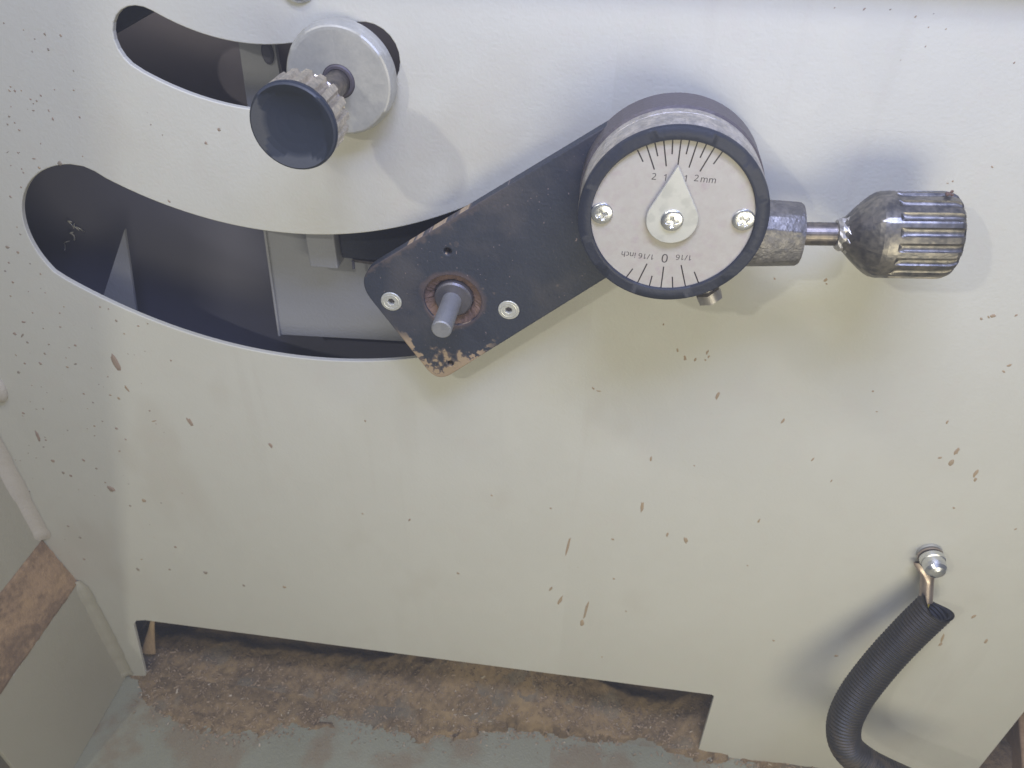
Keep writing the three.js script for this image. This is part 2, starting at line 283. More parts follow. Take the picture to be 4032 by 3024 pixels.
// ---------------------------------------------------------------- specks of dried dust stuck to the panel
{
  const S = [
  -233,470,.8,.9,-51, -226,468,.6,.8,-54, -222,465,.7,.8,-51, -217,467,1.1,1.2,-51, -211,467,1.2,1.3,-60, -218,461,1.2,1.3,-53, -225,460,.9,.8,-75, -210,454,.7,.7,-50,
  -240,446,.8,1.0,-53, -239,444,1.2,1.2,-45, -236,445,.8,.9,-50, -221,446,.7,.8,-53, -213,446,.8,.9,-50, -228,443,.9,1.1,-55, -233,441,1.0,1.1,-52, -231,441,1.1,1.1,-52,
  -233,440,.7,.8,-50, -234,437,1.3,.9,3, -236,437,.4,.5,-53, -246,434,1.1,1.3,-52, -243,438,.6,.8,-55, -244,431,.9,1.1,-55, -248,430,1.0,1.2,-55, -227,437,1.7,.8,-80,
  -226,434,1.5,1.4,-90, -214,435,1.1,1.2,-52, -243,428,1.2,1.4,-52, -236,423,.7,.8,-54, -247,418,.6,.7,-57, -219,419,.7,.8,-52, -253,418,1.7,.5,28, -242,416,1.8,1.0,3,
  -254,412,.7,.8,-54, -249,411,.8,.9,-54, -249,409,.9,1.0,-54, -230,415,2.4,2.8,-77, -184,434,.8,.9,-52, -180,430,.6,.6,-50, -155,434,1.5,1.3,-84, -162,428,1.6,1.4,-56,
  -184,439,.4,.4,-47, -260,397,1.3,1.5,-56, -253,402,1.0,1.3,-59, -263,382,.8,.9,-58, -263,379,1.1,1.3,-58, -272,371,2.4,2.0,-18, -268,369,1.6,1.9,-58, -275,363,1.0,1.3,-62,
  -279,358,1.2,1.5,-60, -264,363,.9,1.1,-58, -261,358,1.1,1.3,-60, -277,352,1.5,1.7,-61, -264,350,.7,.9,-60, -271,347,.7,.9,-57, -282,344,1.1,1.4,-61, -274,335,1.0,1.2,-59,
  -259,336,1.1,1.3,-59, -255,340,1.0,1.2,-59, -236,342,1.2,1.4,-57, -232,341,1.0,1.1,-57, -281,329,2.7,1.5,0, -230,335,2.0,1.6,-78, -219,333,1.4,1.6,-59, -214,335,1.0,1.1,-56,
  -262,328,1.3,1.5,-60, -272,326,1.0,1.2,-62, -289,321,1.9,2.4,-62, -285,320,4.1,1.2,48, -284,316,1.6,1.9,-60, -272,316,1.3,1.6,-62, -258,317,1.6,1.9,-60, -277,310,1.5,1.9,-62,
  -228,327,1.0,1.2,-56, -230,315,.8,.9,-61, -239,308,11.7,4.1,-83, -208,313,1.5,1.6,-56, -282,303,1.9,2.3,-63, -267,302,1.8,1.7,-12, -262,305,2.4,1.3,27, -291,302,1.3,1.7,-63,
  -297,295,1.9,2.4,-65, -246,298,1.1,1.3,-61, -185,401,1.7,1.2,-61, -241,412,1.6,1.3,-40, -238,292,5.6,2.0,-79, -245,284,2.1,2.0,-69, -249,286,1.4,1.6,-60, -264,285,1.4,1.7,-62,
  -261,279,1.3,1.5,-62, -306,266,2.0,2.2,-28, -229,277,1.3,1.5,-60, -253,262,2.2,2.6,-61, -229,270,3.7,1.1,19, -260,266,1.2,1.4,-61, -266,262,1.4,1.6,-62, -268,254,1.2,1.4,-62,
  -250,254,1.4,1.6,-59, -302,230,2.6,3.3,-65, -304,249,9.2,3.1,-95, -300,247,1.7,2.1,-64, -304,241,1.4,1.7,-65, -282,234,2.6,2.5,-72, -299,221,2.2,2.7,-66, -295,219,2.2,2.7,-67,
  -276,228,1.8,2.2,-64, -272,212,5.4,5.3,-63, -274,217,1.5,1.8,-63, -254,204,3.1,3.6,-63, -264,198,1.7,2.0,-63, -313,172,1.8,2.2,-67, -309,162,1.9,2.3,-68, -314,140,2.2,2.7,-67,
  -278,136,4.4,2.9,-84, -272,147,1.5,1.8,-67, -245,164,2.1,2.4,-64, -243,204,1.2,1.3,-62, -328,201,1.5,1.9,-68, -257,244,1.4,1.7,-63, -284,256,1.2,1.4,-64, -293,271,1.3,1.6,-63,
  -262,315,.9,1.0,-60, -266,308,.9,1.1,-60, -285,309,.6,.7,-63, -293,287,.8,1.0,-62, -288,287,.8,.9,-62, -286,283,.8,1.0,-63, -316,234,.9,1.1,-68, -312,231,1.1,1.3,-66,
  -255,140,2.0,2.3,-65, -162,428,1.0,1.1,-47, -155,434,1.6,1.3,-80, -208,272,6.1,3.2,-75, -165,261,3.9,2.4,-69, -110,286,1.6,1.4,-53, -230,142,3.3,3.8,-65, -92,214,3.0,1.5,59,
  -119,215,1.5,1.4,-57, -179,136,2.8,2.9,-60, -207,133,2.4,2.6,-63, 4,321,2.1,1.2,-61, 6,320,2.7,1.1,-5, 61,323,5.6,1.8,81, 93,312,3.6,1.5,79, 36,280,3.7,1.6,90,
  36,245,9.1,2.4,92, -9,167,5.8,1.8,73, -1,207,18.8,1.9,84, -3,157,10.4,2.7,75, 13,150,19.9,2.3,84, 12,138,8.5,3.4,89, 62,223,6.0,2.5,-74, 52,226,4.3,1.6,84,
  -12,236,1.8,1.5,-50, -45,241,1.7,1.5,-51, -65,171,2.4,2.1,-56, 39,347,3.1,1.1,-69, 43,343,3.0,1.6,-74, 48,343,2.4,1.3,83, 52,347,2.9,1.3,75, 53,345,1.9,1.1,75,
  52,343,1.4,1.0,-43, 187,292,5.9,2.3,88, 188,288,3.6,1.8,104, 174,297,4.2,3.0,88, 174,304,5.7,2.4,90, 168,299,2.0,1.8,37, 177,354,2.4,1.6,36, 176,351,2.0,1.2,-39,
  162,378,2.7,1.9,7, 160,377,1.8,1.0,-38, 170,379,1.6,1.4,47, 158,376,1.8,1.1,-38, 93,388,2.3,1.6,78, 94,386,1.3,.8,-41, 73,387,1.5,1.0,-41, 138,439,1.3,.7,-36,
  37,154,1.8,1.5,-51, 224,187,4.4,2.2,79, 238,167,5.3,2.2,93, 215,165,9.9,1.7,97, 216,159,4.0,2.6,91, 96,244,3.8,1.3,81, 23,217,2.5,2.0,-50, 27,183,2.0,1.7,-51,
  112,290,3.1,1.1,72, 164,321,2.4,1.2,88, 218,258,2.2,1.3,60, 132,323,1.2,.8,9, 127,334,1.5,1.0,-40, 126,143,2.3,1.7,-49, 164,136,2.7,2.8,31, 124,277,2.3,1.0,82,
  185,268,1.8,1.2,-41, 98,208,1.7,1.2,-46, 58,278,1.4,1.0,-46, 125,432,.9,.6,4, 127,433,1.0,.8,79, 27,104,1.6,1.3,-54, 31,360,1.4,.8,80,
  ];
  const tones = [[0.29, 0.23, 0.18], [0.24, 0.21, 0.165], [0.31, 0.24, 0.16], [0.24, 0.22, 0.18], [0.27, 0.205, 0.16]];
  const gs = [];
  const blob = (x, y, l, w, ang, warm) => {
    const n = 11, p = [], c = [], t = tones[Math.floor(rnd() * 5)], ca = Math.cos(ang), sa = Math.sin(ang), q = [], k = warm ? 0.75 : 0.15 + 0.2 * rnd(), col = mix3(t, [0.38, 0.29, 0.18], k);
    for (let i = 0; i < n; i++) { const a = i / n * 6.2832, r = 0.72 + 0.5 * rnd(), X = Math.cos(a) * l * 0.5 * r, Y = Math.sin(a) * w * 0.5 * r; q.push([mm(x + X * ca - Y * sa), mm(y + X * sa + Y * ca), 0.00001]); }
    const h = mm(0.06 + 0.1 * Math.min(l, w)), top = q.map(v => [mm(x) + (v[0] - mm(x)) * 0.6, mm(y) + (v[1] - mm(y)) * 0.6, h]);
    for (let i = 0; i < n; i++) { const j = (i + 1) % n; p.push(...q[i], ...q[j], ...top[j], ...q[i], ...top[j], ...top[i], ...top[i], ...top[j], mm(x), mm(y), h * 1.1); }
    for (let i = 0; i < p.length / 3; i++) c.push(...col);
    const g = new THREE.BufferGeometry(); g.setAttribute('position', new THREE.Float32BufferAttribute(p, 3)); g.setAttribute('color', new THREE.Float32BufferAttribute(c, 3)); g.computeVertexNormals(); gs.push(g);
  };
  for (let i = 0; i < S.length; i += 5) blob(S[i] + rr(-0.4, 0.4), S[i + 1] + rr(-0.4, 0.4), S[i + 2] * 0.9, S[i + 3] * 0.8, S[i + 4] * Math.PI / 180, S[i] > -60);
  for (let k = 0; k < 60; k++) { const x = -330 + 110 * Math.pow(rnd(), 0.8), y = rr(150, 470); if (Math.hypot(x + 224, y - 379) < 37 || (x > -240 && y < 400 && y > 330)) continue; const r = rr(0.25, 0.8); blob(x, y, r * rr(1, 1.7), r, rr(-1.4, -0.4), false); }
  for (let k = 0; k < 40; k++) { const x = rr(-200, 284), y = rr(85, 330); const r = rr(0.15, 0.4); blob(x, y, r * rr(1, 3), r, rr(0.9, 1.6), true); }
  for (let k = 0; k < 18; k++) { const x = rr(60, 200), y = 490 - 26 * Math.pow(rnd(), 3); const r = rr(0.25, 0.7); blob(x, y, r * rr(1, 2), r, rr(0.5, 1.2), false); }
  const m = mesh('dust_specks', mergeGeometries(gs), std({ vertexColors: true, roughness: 0.9 }), scene);
  tag(m, 'small brown dust specks and drips stuck all over the pale panel', 'dust specks', null, 'stuff');
}

// ---------------------------------------------------------------- parts seen through the slots
{
  const pl = group('bracket_plate');
  tag(pl, 'pale grey bracket plate standing behind both slots, with a dark screw near its top', 'bracket');
  const g = extrude(poly([[-149, 496], [-135.5, 496], [-135.5, 402], [-117.5, 386], [-117.5, 368.8], [-86, 366], [-30, 360], [-30, 327], [-90, 322], [-158.2, 319]], 1.2), 0.003, 0.0005); g.translate(0, 0, -0.025);  // plate ends at the shadow line, its shaded lower part left out
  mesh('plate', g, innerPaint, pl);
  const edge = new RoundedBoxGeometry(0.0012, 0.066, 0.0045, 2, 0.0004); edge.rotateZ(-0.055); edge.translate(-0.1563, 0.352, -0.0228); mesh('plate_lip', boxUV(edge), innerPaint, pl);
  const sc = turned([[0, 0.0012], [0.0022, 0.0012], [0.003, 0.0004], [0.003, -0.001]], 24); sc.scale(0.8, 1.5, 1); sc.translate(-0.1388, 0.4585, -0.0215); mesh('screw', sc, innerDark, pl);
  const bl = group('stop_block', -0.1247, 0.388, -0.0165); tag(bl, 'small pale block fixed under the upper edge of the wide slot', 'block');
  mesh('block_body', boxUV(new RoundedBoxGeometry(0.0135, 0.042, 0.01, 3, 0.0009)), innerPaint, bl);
  const br = group('slide_bar', -0.082, 0.386, -0.021); tag(br, 'dark bar behind the wide slot, running right from the pale block', 'bar');
  mesh('bar_body', boxUV(new RoundedBoxGeometry(0.07, 0.03, 0.012, 3, 0.001)), veilBlack, br);
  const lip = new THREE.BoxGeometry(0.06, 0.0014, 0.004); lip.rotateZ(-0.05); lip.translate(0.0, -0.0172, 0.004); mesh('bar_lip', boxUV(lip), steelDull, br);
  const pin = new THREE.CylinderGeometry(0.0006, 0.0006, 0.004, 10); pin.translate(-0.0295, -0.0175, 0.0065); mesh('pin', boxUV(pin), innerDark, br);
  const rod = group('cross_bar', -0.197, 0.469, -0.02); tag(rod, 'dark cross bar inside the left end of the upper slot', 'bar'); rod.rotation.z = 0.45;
  mesh('bar_body', boxUV(new RoundedBoxGeometry(0.07, 0.0075, 0.006, 3, 0.001)), veilBlack, rod);
  const gu = group('lit_sliver'); tag(gu, 'narrow pale wedge standing in for a lit sliver inside the wide slot', 'lit_sliver');
  const gg = extrude(poly([[-231.4, 369], [-279, 290], [-245, 290]], 0), 0.002, 0.0004); gg.translate(0, 0, -0.031); mesh('lit_sliver_plate', gg, innerPaint, gu);  // added plate, stands in for a sliver of light on the back wall
  const sg = group('metal_shaving'); tag(sg, 'tiny curled shiny metal shaving in the left end of the wide slot', 'metal shaving');
  const curl = (cx, cy, r, n, dx, dy) => { const p = []; for (let i = 0; i <= 14; i++) { const a = i / 14 * Math.PI * 2 * n; p.push([mm(cx + r * Math.cos(a) * (1 - i / 40) + dx * i / 14), mm(cy + r * Math.sin(a) + dy * i / 14), -0.048 + 0.0012 * Math.sin(a * 1.3)]); } return p; };
  mesh('curl', merge([tube(curl(-275.1, 360.5, 1.5, 1.3, 2, -3), 0.00028), tube(curl(-273, 356, 1.8, 0.8, 4.5, 1.2), 0.00028), tube(curl(-276, 354.5, 0.9, 0.9, 0.5, -3.5), 0.0004), tube(curl(-280, 349, 1.0, 0.8, -4, -5), 0.0002)]), std({ color: lin(0.85, 0.84, 0.78), roughness: 0.35, metalness: 0.25 }), sg);
}

// ---------------------------------------------------------------- locking knob on its flange washer
const fluteCut = (n, duty) => th => { const t = ((th * n / (Math.PI * 2)) % 1 + 1) % 1, d = Math.abs(t - 0.5) * 2; return d < duty ? Math.pow(Math.cos(d / duty * Math.PI / 2), 0.5) : 0; };
{
  const k = group('locking_knob', -0.1, 0.4585, 0);
  tag(k, 'fluted silver locking knob with a dark dished cap, clamped over the upper slot', 'knob');
  mesh('flange_washer', turned([[0.0062, 0.0088], [0.0075, 0.00882], [0.009, 0.00885], [0.0105, 0.00887], [0.012, 0.0089], [0.0135, 0.00892], [0.015, 0.00895], [0.0165, 0.00898], [0.0178, 0.0090], [0.0188, 0.0090], [0.0194, 0.0086], [0.0198, 0.0078], [0.0200, 0.0066], [0.0203, 0.0060], [0.0203, 0.0022], [0.0200, 0.0016], [0.0062, 0.0016]], 96), zinc, k);
  mesh('collar', turned([[0.0046, 0.0095], [0.0055, 0.0094], [0.0062, 0.0085]], 48), recess, k);
  mesh('shaft', turned([[0.0044, -0.012], [0.0044, 0.044]], 40), steelDull, k);
  const pr = [[0, 0.0412], [0.0128, 0.0412], [0.0137, 0.0415, 0.7], [0.0141, 0.0420, 1]];
  for (let i = 1; i <= 6; i++) pr.push([0.0141, 0.0420 + 0.0020 * i, 1]);
  mesh('fluted_grip', turned(pr, 324, th => 0.0019 * fluteCut(18, 0.48)(th)), gripMetal, k);
  mesh('cap', turned([[0.0132, 0.0538], [0.0140, 0.0540], [0.0143, 0.0546], [0.0143, 0.0556], [0.0140, 0.0563], [0.0134, 0.0567], [0.0128, 0.0566], [0.0120, 0.0560], [0.0109, 0.0551], [0.0092, 0.0541], [0.0066, 0.0532], [0.0033, 0.0527], [0, 0.0526]], 96), capPlastic, k);
}

// ---------------------------------------------------------------- gauge: crank arm, dial and adjusting knob are one piece
{
  const root = group('gauge_arm');
  tag(root, 'dark gauge arm carrying a round dial and a fluted adjusting knob', 'gauge');
  const armMap = tex(1024, 1024, (u, v) => {
    const x = -110 + u * 160, y = 320 + v * 160;                       // mm on the panel
    const n = fbm(x / 9, y / 9, 5, 167), f = fbm(x / 2.2, y / 2.2, 4, 173);
    let c = mix3([0.026, 0.031, 0.042], [0.036, 0.042, 0.054], n);  // blue in the dark base tone stands in for the lens veil
    const tip = Math.hypot((x + 62) / 1.35, y - 330), g2 = fbm(x / 5 + 3, y / 7, 4, 211), w1 = sstep(25, 2, tip) * 0.34 + f * 0.45 + g2 * 0.35;
    c = mix3(c, [0.15, 0.115, 0.095], 0.6 * sstep(0.58, 0.66, w1)); c = mix3(c, [0.36, 0.27, 0.165], sstep(0.665, 0.72, w1) * sstep(30, 12, tip));
    const e1 = Math.abs((y - 388.5) - (x + 87.8) * 0.7074) / 1.22, e2 = Math.abs((y - 334.9) + 1.54 * (x + 74)) / 1.84, e3 = Math.abs((y - 334.1) - 0.851 * (x + 58)) / 1.31;
    c = mix3(c, [0.12, 0.09, 0.075], 0.55 * sstep(3.0, 0.6, e1 + 5 * (f - 0.5)) * sstep(-30, -62, x));
    c = mix3(c, [0.36, 0.27, 0.17], sstep(2.4, 1.2, e2 + 10 * (f - 0.5)) * sstep(356, 346, y)); c = mix3(c, [0.35, 0.26, 0.165], sstep(2.2, 1, e3 + 11 * (f - 0.5)) * sstep(-38, -50, x));
    const d = Math.hypot(x + 59.5, y - 371); c = mix3(c, [0.12, 0.08, 0.068], 0.6 * sstep(15, 12.5, d + 5 * (n - 0.5)));
    const ch = vnoise(x / 1.1 + 40, y / 1.1, 179); if (ch > 0.955 && fbm(x / 14, y / 14, 2, 223) > 0.5) c = mix3(c, [0.32, 0.24, 0.22], 0.7);
    c = mix3(c, [0.16, 0.135, 0.11], 0.22 * sstep(0.45, 0.75, fbm(x / 20 + 7, y / 20, 4, 241)));
    return c;
  }, { wrap: false });
  armMap.repeat.set(1 / 0.16, 1 / 0.16); armMap.offset.set(0.110 / 0.16, -0.320 / 0.16);
  const armBump = tex(1024, 1024, (u, v) => fbm(u * 160, v * 160, 3, 181), { data: true, wrap: false }); armBump.repeat.copy(armMap.repeat); armBump.offset.copy(armMap.offset);
  const armMat = std({ map: armMap, roughness: 0.58, bumpMap: armBump, bumpScale: 0.00012 });
  const s = poly([[-102.2, 378.3], [-68, 325.6], [10, 393], [52, 410], [48, 450], [8, 456.5]], [13, 9, 8, 20, 20, 10]);
  s.holes.push(circle(-59.5, 371, 12.4)); s.holes.push(circle(-60.8, 394.5, 1.6)); s.holes.push(circle(-61.5, 337.5, 1.4)); s.holes.push(circle(-86.5, 368, 4.6)); s.holes.push(circle(-35.3, 368.8, 4.6));
  const g = extrude(s, 0.0055, 0.0006, 32, 3); g.translate(0, 0, 0.0075);
  const arm = mesh('arm_plate', g, armMat, root);
  // hole floors, rusty seat, washer and stud
  const seat = turned([[0.0127, 0.0119], [0.0118, 0.0116], [0.0092, 0.0104], [0.0086, 0.0098], [0.0086, 0.0052], [0.013, 0.005]], 72, null); seat.translate(-0.0595, 0.371, 0);
  { const p = seat.attributes.position; for (let i = 0; i < p.count; i++) { const x = p.getX(i), y = p.getY(i), k = 0.0011 * (fbm(x * 900, y * 900, 3, 191) - 0.5); p.setZ(i, p.getZ(i) + k); } seat.computeVertexNormals(); }
  mesh('rusty_seat', seat, rust, arm);
  const bs = turned([[0, 0.0135], [0.0074, 0.0135], [0.0081, 0.0128], [0.0081, 0.006]], 48); bs.translate(-0.0592, 0.3718, 0); mesh('bushing', bs, std({ map: zincMap, color: lin(0.35, 0.33, 0.34), roughness: 0.4, metalness: 0.7 }), arm);
  const st = turned([[0, 0.0358], [0.0036, 0.0358], [0.0041, 0.0353], [0.0042, 0.0345], [0.0042, 0.012]], 40); st.translate(-0.0597, 0.3713, 0); mesh('pivot_stud', st, std({ map: zincMap, color: lin(0.62, 0.62, 0.60), roughness: 0.5, metalness: 0.55 }), arm);
  const back = (x, y, r) => { const b = new THREE.CircleGeometry(mm(r), 24); b.translate(mm(x), mm(y), 0.0085); return boxUV(b); };
  mesh('screw_hole', back(-60.8, 394.5, 2.2), recess, arm); mesh('screw_hole', back(-61.5, 337.5, 2.2), recess, arm);
  // countersunk socket screws
  for (const [x, y, a] of [[-86.5, 368, 0.2], [-35.3, 368.8, 0.6]]) {
    const hs = new THREE.Shape(); hs.absarc(0, 0, 0.0046, 0, Math.PI * 2, false); const hx = new THREE.Path(); for (let i = 0; i < 6; i++) { const t = a - i * Math.PI / 3; const q = [0.00155 * Math.cos(t), 0.00155 * Math.sin(t)]; i ? hx.lineTo(...q) : hx.moveTo(...q); } hx.closePath(); hs.holes.push(hx);
    const hg = extrude(hs, 0.003, 0.0004, 32, 3); hg.translate(mm(x), mm(y), 0.0103);
    const ring = turned([[0.0030, 0.01335], [0.0033, 0.01352], [0.0036, 0.01335]], 40); ring.translate(mm(x), mm(y), 0);
    mesh('socket_screw', merge([hg, ring]), screwPaint, arm);
    const bt = new THREE.CircleGeometry(0.0022, 20); bt.translate(mm(x), mm(y), 0.0112); mesh('socket_recess', boxUV(bt), recess, arm);
  }
  // dial housing on the axis of the dial
  const DX = 0.024, DY = 0.429;
  const house = mesh('dial_housing', (() => { const a = turned([[0.0312, 0.0225], [0.0318, 0.0229], [0.0322, 0.0235], [0.0322, 0.0272], [0.03185, 0.0274], [0.03185, 0.0277], [0.0323, 0.0279], [0.0324, 0.0378], [0.0320, 0.0386], [0.027, 0.0386]], 160); a.translate(DX, DY, 0); return a; })(), cast, root);
  { const b = turned([[0.0328, 0.009], [0.0328, 0.0219], [0.0312, 0.0226]], 128); b.translate(DX, DY, 0); mesh('housing_base', b, bodyDark, house); }
  // side boss of the housing
  const alongX = (gm, x, y, z, tilt) => { gm.rotateY(Math.PI / 2); gm.rotateZ(tilt); gm.translate(x, y, z); return gm; };
  mesh('boss', alongX(boxUV(turned([[0.0122, -0.022], [0.0118, -0.012], [0.0113, -0.002], [0.0112, -0.0008], [0.0107, 0], [0.0100, 0.0002], [0.005, 0.0002]], 80)), 0.0707, 0.4202, 0.0265, 0.05), bossCast, house);
  // clamp bolt below
  { const b = new THREE.CylinderGeometry(0.0050, 0.0050, 0.0040, 6); b.translate(0, 0.0100, 0); const w = new THREE.CylinderGeometry(0.003, 0.003, 0.012, 20); w.translate(0, 0.004, 0); const m = merge([boxUV(b), boxUV(w)]); m.rotateZ(Math.PI + 0.5); m.translate(0.0385, 0.4025, 0.0285); mesh('clamp_bolt', m, std({ map: zincMap, color: lin(0.8, 0.75, 0.68), roughness: 0.4, metalness: 0.7 }), house); }
  // face with printed scale
  const cv = document.createElement('canvas'); cv.width = cv.height = 1024; const cx = cv.getContext('2d');
  cx.fillStyle = '#b2ada0'; cx.fillRect(0, 0, 1024, 1024);
  const K = 1024 / 60, X = x => 512 + x * K, Y = y => 512 - y * K;
  for (let i = 0; i < 2600; i++) { cx.fillStyle = rnd() < 0.5 ? 'rgba(120,95,70,0.016)' : 'rgba(255,245,230,0.016)'; cx.beginPath(); cx.arc(rnd() * 1024, rnd() * 1024, rr(3, 26), 0, 7); cx.fill(); }
  cx.strokeStyle = '#1f181b'; cx.lineCap = 'butt'; cx.lineWidth = 0.44 * K;
  const TK = [-14.4, 23.1, -12.1, 19.2, -11.7, 24.8, -8.1, 16.8, -9.1, 25.8, -7.6, 21.4, -6.4, 26.8, -4.4, 18.2, -3.6, 27.6, -3.1, 22.4, -0.9, 27.8, -0.7, 19.0, 1.8, 27.6, 1.4, 22.7, 4.4, 27.2, 3.0, 18.3, 7.3, 26.6, 6.0, 21.8, 10, 25.6, 6.7, 17.2, 12.8, 24.5, 10.6, 20,
    -13.1, -24.9, -11.0, -20.8, -8.7, -26.6, -6.2, -18.3, -4.3, -27.8, -3.8, -23.1, 0, -28, -0.2, -19, 4.2, -27.3, 3.4, -22.8, 8.6, -26.2, 5.8, -17.8, 13, -24.4, 10.8, -20.1];
  for (let i = 0; i < TK.length; i += 4) { cx.beginPath(); cx.moveTo(X(TK[i]), Y(TK[i + 1])); cx.lineTo(X(TK[i + 2]), Y(TK[i + 3])); cx.stroke(); }
  cx.textAlign = 'center'; cx.textBaseline = 'middle'; cx.fillStyle = '#2c2628';
  const txt = (t, x, y, size, rot = 0) => { cx.save(); cx.translate(X(x), Y(y)); cx.rotate(rot); cx.font = `${size * K}px sans-serif`; cx.fillText(t, 0, 0); cx.restore(); };
  txt('2', -7.9, 14.4, 3.2); txt('1', -4.1, 14.3, 3.1); txt('1', 2.6, 14.5, 3.1); txt('2', 6.0, 14.8, 3.1); txt('mm', 9.9, 14.6, 3.0, 0.03);
  txt('1/16 inch', -9.9, -15.3, 2.85, Math.PI + 0.04); txt('1/16', 6.3, -14.7, 2.85, Math.PI - 0.03); txt('0', -0.3, -15.6, 4.6, Math.PI);
  const ft = new THREE.CanvasTexture(cv); ft.colorSpace = THREE.SRGBColorSpace; ft.anisotropy = 8;
  const fg = new THREE.CircleGeometry(0.0279, 96); { const p = fg.attributes.position, uv = fg.attributes.uv; for (let i = 0; i < p.count; i++) uv.setXY(i, 0.5 + p.getX(i) / 0.06, 0.5 + p.getY(i) / 0.06); } fg.translate(DX, DY, 0.0395);
  const face = mesh('dial_face', fg, std({ map: ft, roughness: 0.42, bumpMap: bumpFine, bumpScale: 0.00002 }), root);
  { const b = turned([[0.0276, 0.0391], [0.0276, 0.0402], [0.0279, 0.0407], [0.0285, 0.0409], [0.0315, 0.0408], [0.0321, 0.0404], [0.0323, 0.0397], [0.0322, 0.0386]], 160); b.translate(DX, DY, 0); mesh('bezel', b, veilBlack, face); }
  // teardrop pointer
  const ps = new THREE.Shape(); const R = 0.0088, tipx = -0.0007, tipy = 0.0194;
  { const L = Math.hypot(tipx, tipy), ph = Math.atan2(tipy, tipx), al = Math.acos(R / L); ps.moveTo(tipx, tipy); const a1 = ph + al, a2 = ph - al; ps.lineTo(R * Math.cos(a1), R * Math.sin(a1)); ps.absarc(0, -0.0, R, a1, a2 + Math.PI * 2, false); ps.lineTo(tipx, tipy); }
  const pg = extrude(ps, 0.0009, 0.00025, 48, 2); { const uv = pg.attributes.uv; for (let i = 0; i < uv.count; i++) uv.setXY(i, uv.getX(i) + 0.025, uv.getY(i) + 0.025); } pg.translate(DX, DY, 0.0403);
  mesh('pointer', pg, pointerMat, face);
  // cross-recessed pan head screws
  const panHead = (rot) => {
    const dome = grid(112, 30, (u, v) => {
      const th = u * Math.PI * 2, r = v * 0.0039, x = r * Math.cos(th), y = r * Math.sin(th);
      let z = 0.0017 * Math.pow(Math.max(0, 1 - Math.pow(r / 0.0040, 2.6)), 0.62);
      const c = Math.cos(rot), s2 = Math.sin(rot), X2 = Math.abs(x * c + y * s2), Y2 = Math.abs(-x * s2 + y * c), w = 0.00052;
      const inC = Math.max(sstep(w * 1.35, w * 0.75, Y2) * sstep(0.0022, 0.0018, X2), sstep(w * 1.35, w * 0.75, X2) * sstep(0.0022, 0.0018, Y2));
      z -= inC * (0.0012 - 0.25 * Math.max(X2, Y2)); return [x, y, z + (v > 0.999 ? -0.0004 : 0)];
    });
    return dome;
  };
  const headFine = rot => { const n = 72, pos = [], idx = []; const f = panHead(rot); return boxUV(toCreasedNormals(f, 0.6)); };
  for (const [x, y, z, rot] of [[0, 0, 0.0412, 0.1], [-0.0240, 0.0, 0.0396, 0.35], [0.0238, 0.0014, 0.0396, 0.62]]) { const h = headFine(rot); h.translate(DX + x, DY + y, z); mesh('cross_screw', h, bright, face); }
  // adjusting knob on its shaft
  const AX = 0.0708, AY = 0.4204, AZ = 0.0265, T = 0.07;
  const pr = [[0.0048, 0.0135], [0.0056, 0.0138]];
  const cone = [[0.0062, 0.0152], [0.0094, 0.0182], [0.0122, 0.0212], [0.0138, 0.0232], [0.0146, 0.0246], [0.0150, 0.0262], [0.0151, 0.028]];
  for (const q of cone) pr.push([q[0], q[1]]);
  pr.push([0.0151, 0.0292, 0.0]); pr.push([0.0151, 0.0298, 0.35]); pr.push([0.0151, 0.0306, 0.7]); pr.push([0.0151, 0.0318, 0.95]);
  for (let i = 0; i <= 6; i++) pr.push([0.0151, 0.033 + 0.0022 * i, 1]);
  pr.push([0.0150, 0.0474, 1]); pr.push([0.0147, 0.0486, 1]); pr.push([0.0141, 0.0497, 0.9]); pr.push([0.0130, 0.0506, 0.4]); pr.push([0.0118, 0.051, 0]); pr.push([0, 0.0511, 0]);
  const kn = mesh('adjusting_knob', alongX(boxUV(turned(pr, 360, th => 0.0013 * fluteCut(18, 0.6)(th))), AX, AY, AZ, T), knobMetal, root);
  mesh('shaft', alongX(boxUV(turned([[0.0041, -0.004], [0.0041, 0.015]], 40)), AX, AY, AZ, T), steelDull, kn);
  const wr = turned([[0.0040, 0.0122], [0.0052, 0.0124], [0.0059, 0.0134], [0.0058, 0.0148], [0.0066, 0.0158], [0.0062, 0.0168]], 28); { const p = wr.attributes.position; for (let i = 0; i < p.count; i++) { const k = 1 + 0.2 * (vnoise(p.getX(i) * 700 + 9, p.getY(i) * 700 + p.getZ(i) * 500, 3) - 0.5); p.setXYZ(i, p.getX(i) * k, p.getY(i) * k, p.getZ(i)); } wr.computeVertexNormals(); }
  mesh('weld_collar', alongX(boxUV(wr), AX, AY, AZ, T), std({ map: zincMap, color: lin(0.95, 0.9, 0.8), roughness: 0.4, metalness: 0.7 }), kn);
  const cl = []; for (let i = 0; i < 7; i++) { const c = new THREE.IcosahedronGeometry(rr(0.0003, 0.0007), 0); c.scale(1, rr(0.6, 1.3), 1); c.translate(0.1152 + rr(-0.0012, 0.0016), 0.4395 + rr(-0.0003, 0.0012), 0.0275 + rr(-0.001, 0.001)); cl.push(boxUV(c)); }
  const cm = mesh('sawdust_clump', merge(cl), rust, scene); tag(cm, 'tiny dark sawdust clump clinging to the top of the adjusting knob', 'sawdust clump');
}

// ---------------------------------------------------------------- screw head at the top edge of the photograph
{
  const s = group('pan_head_screw', -0.1138, 0.4893, 0); tag(s, 'pale round screw head at the top edge, above the fluted locking knob', 'screw');
  mesh('screw_head', turned([[0, 0.0026], [0.0035, 0.0025], [0.0058, 0.0018], [0.0067, 0.0008], [0.0069, -0.0002]], 48), bright, s);
}

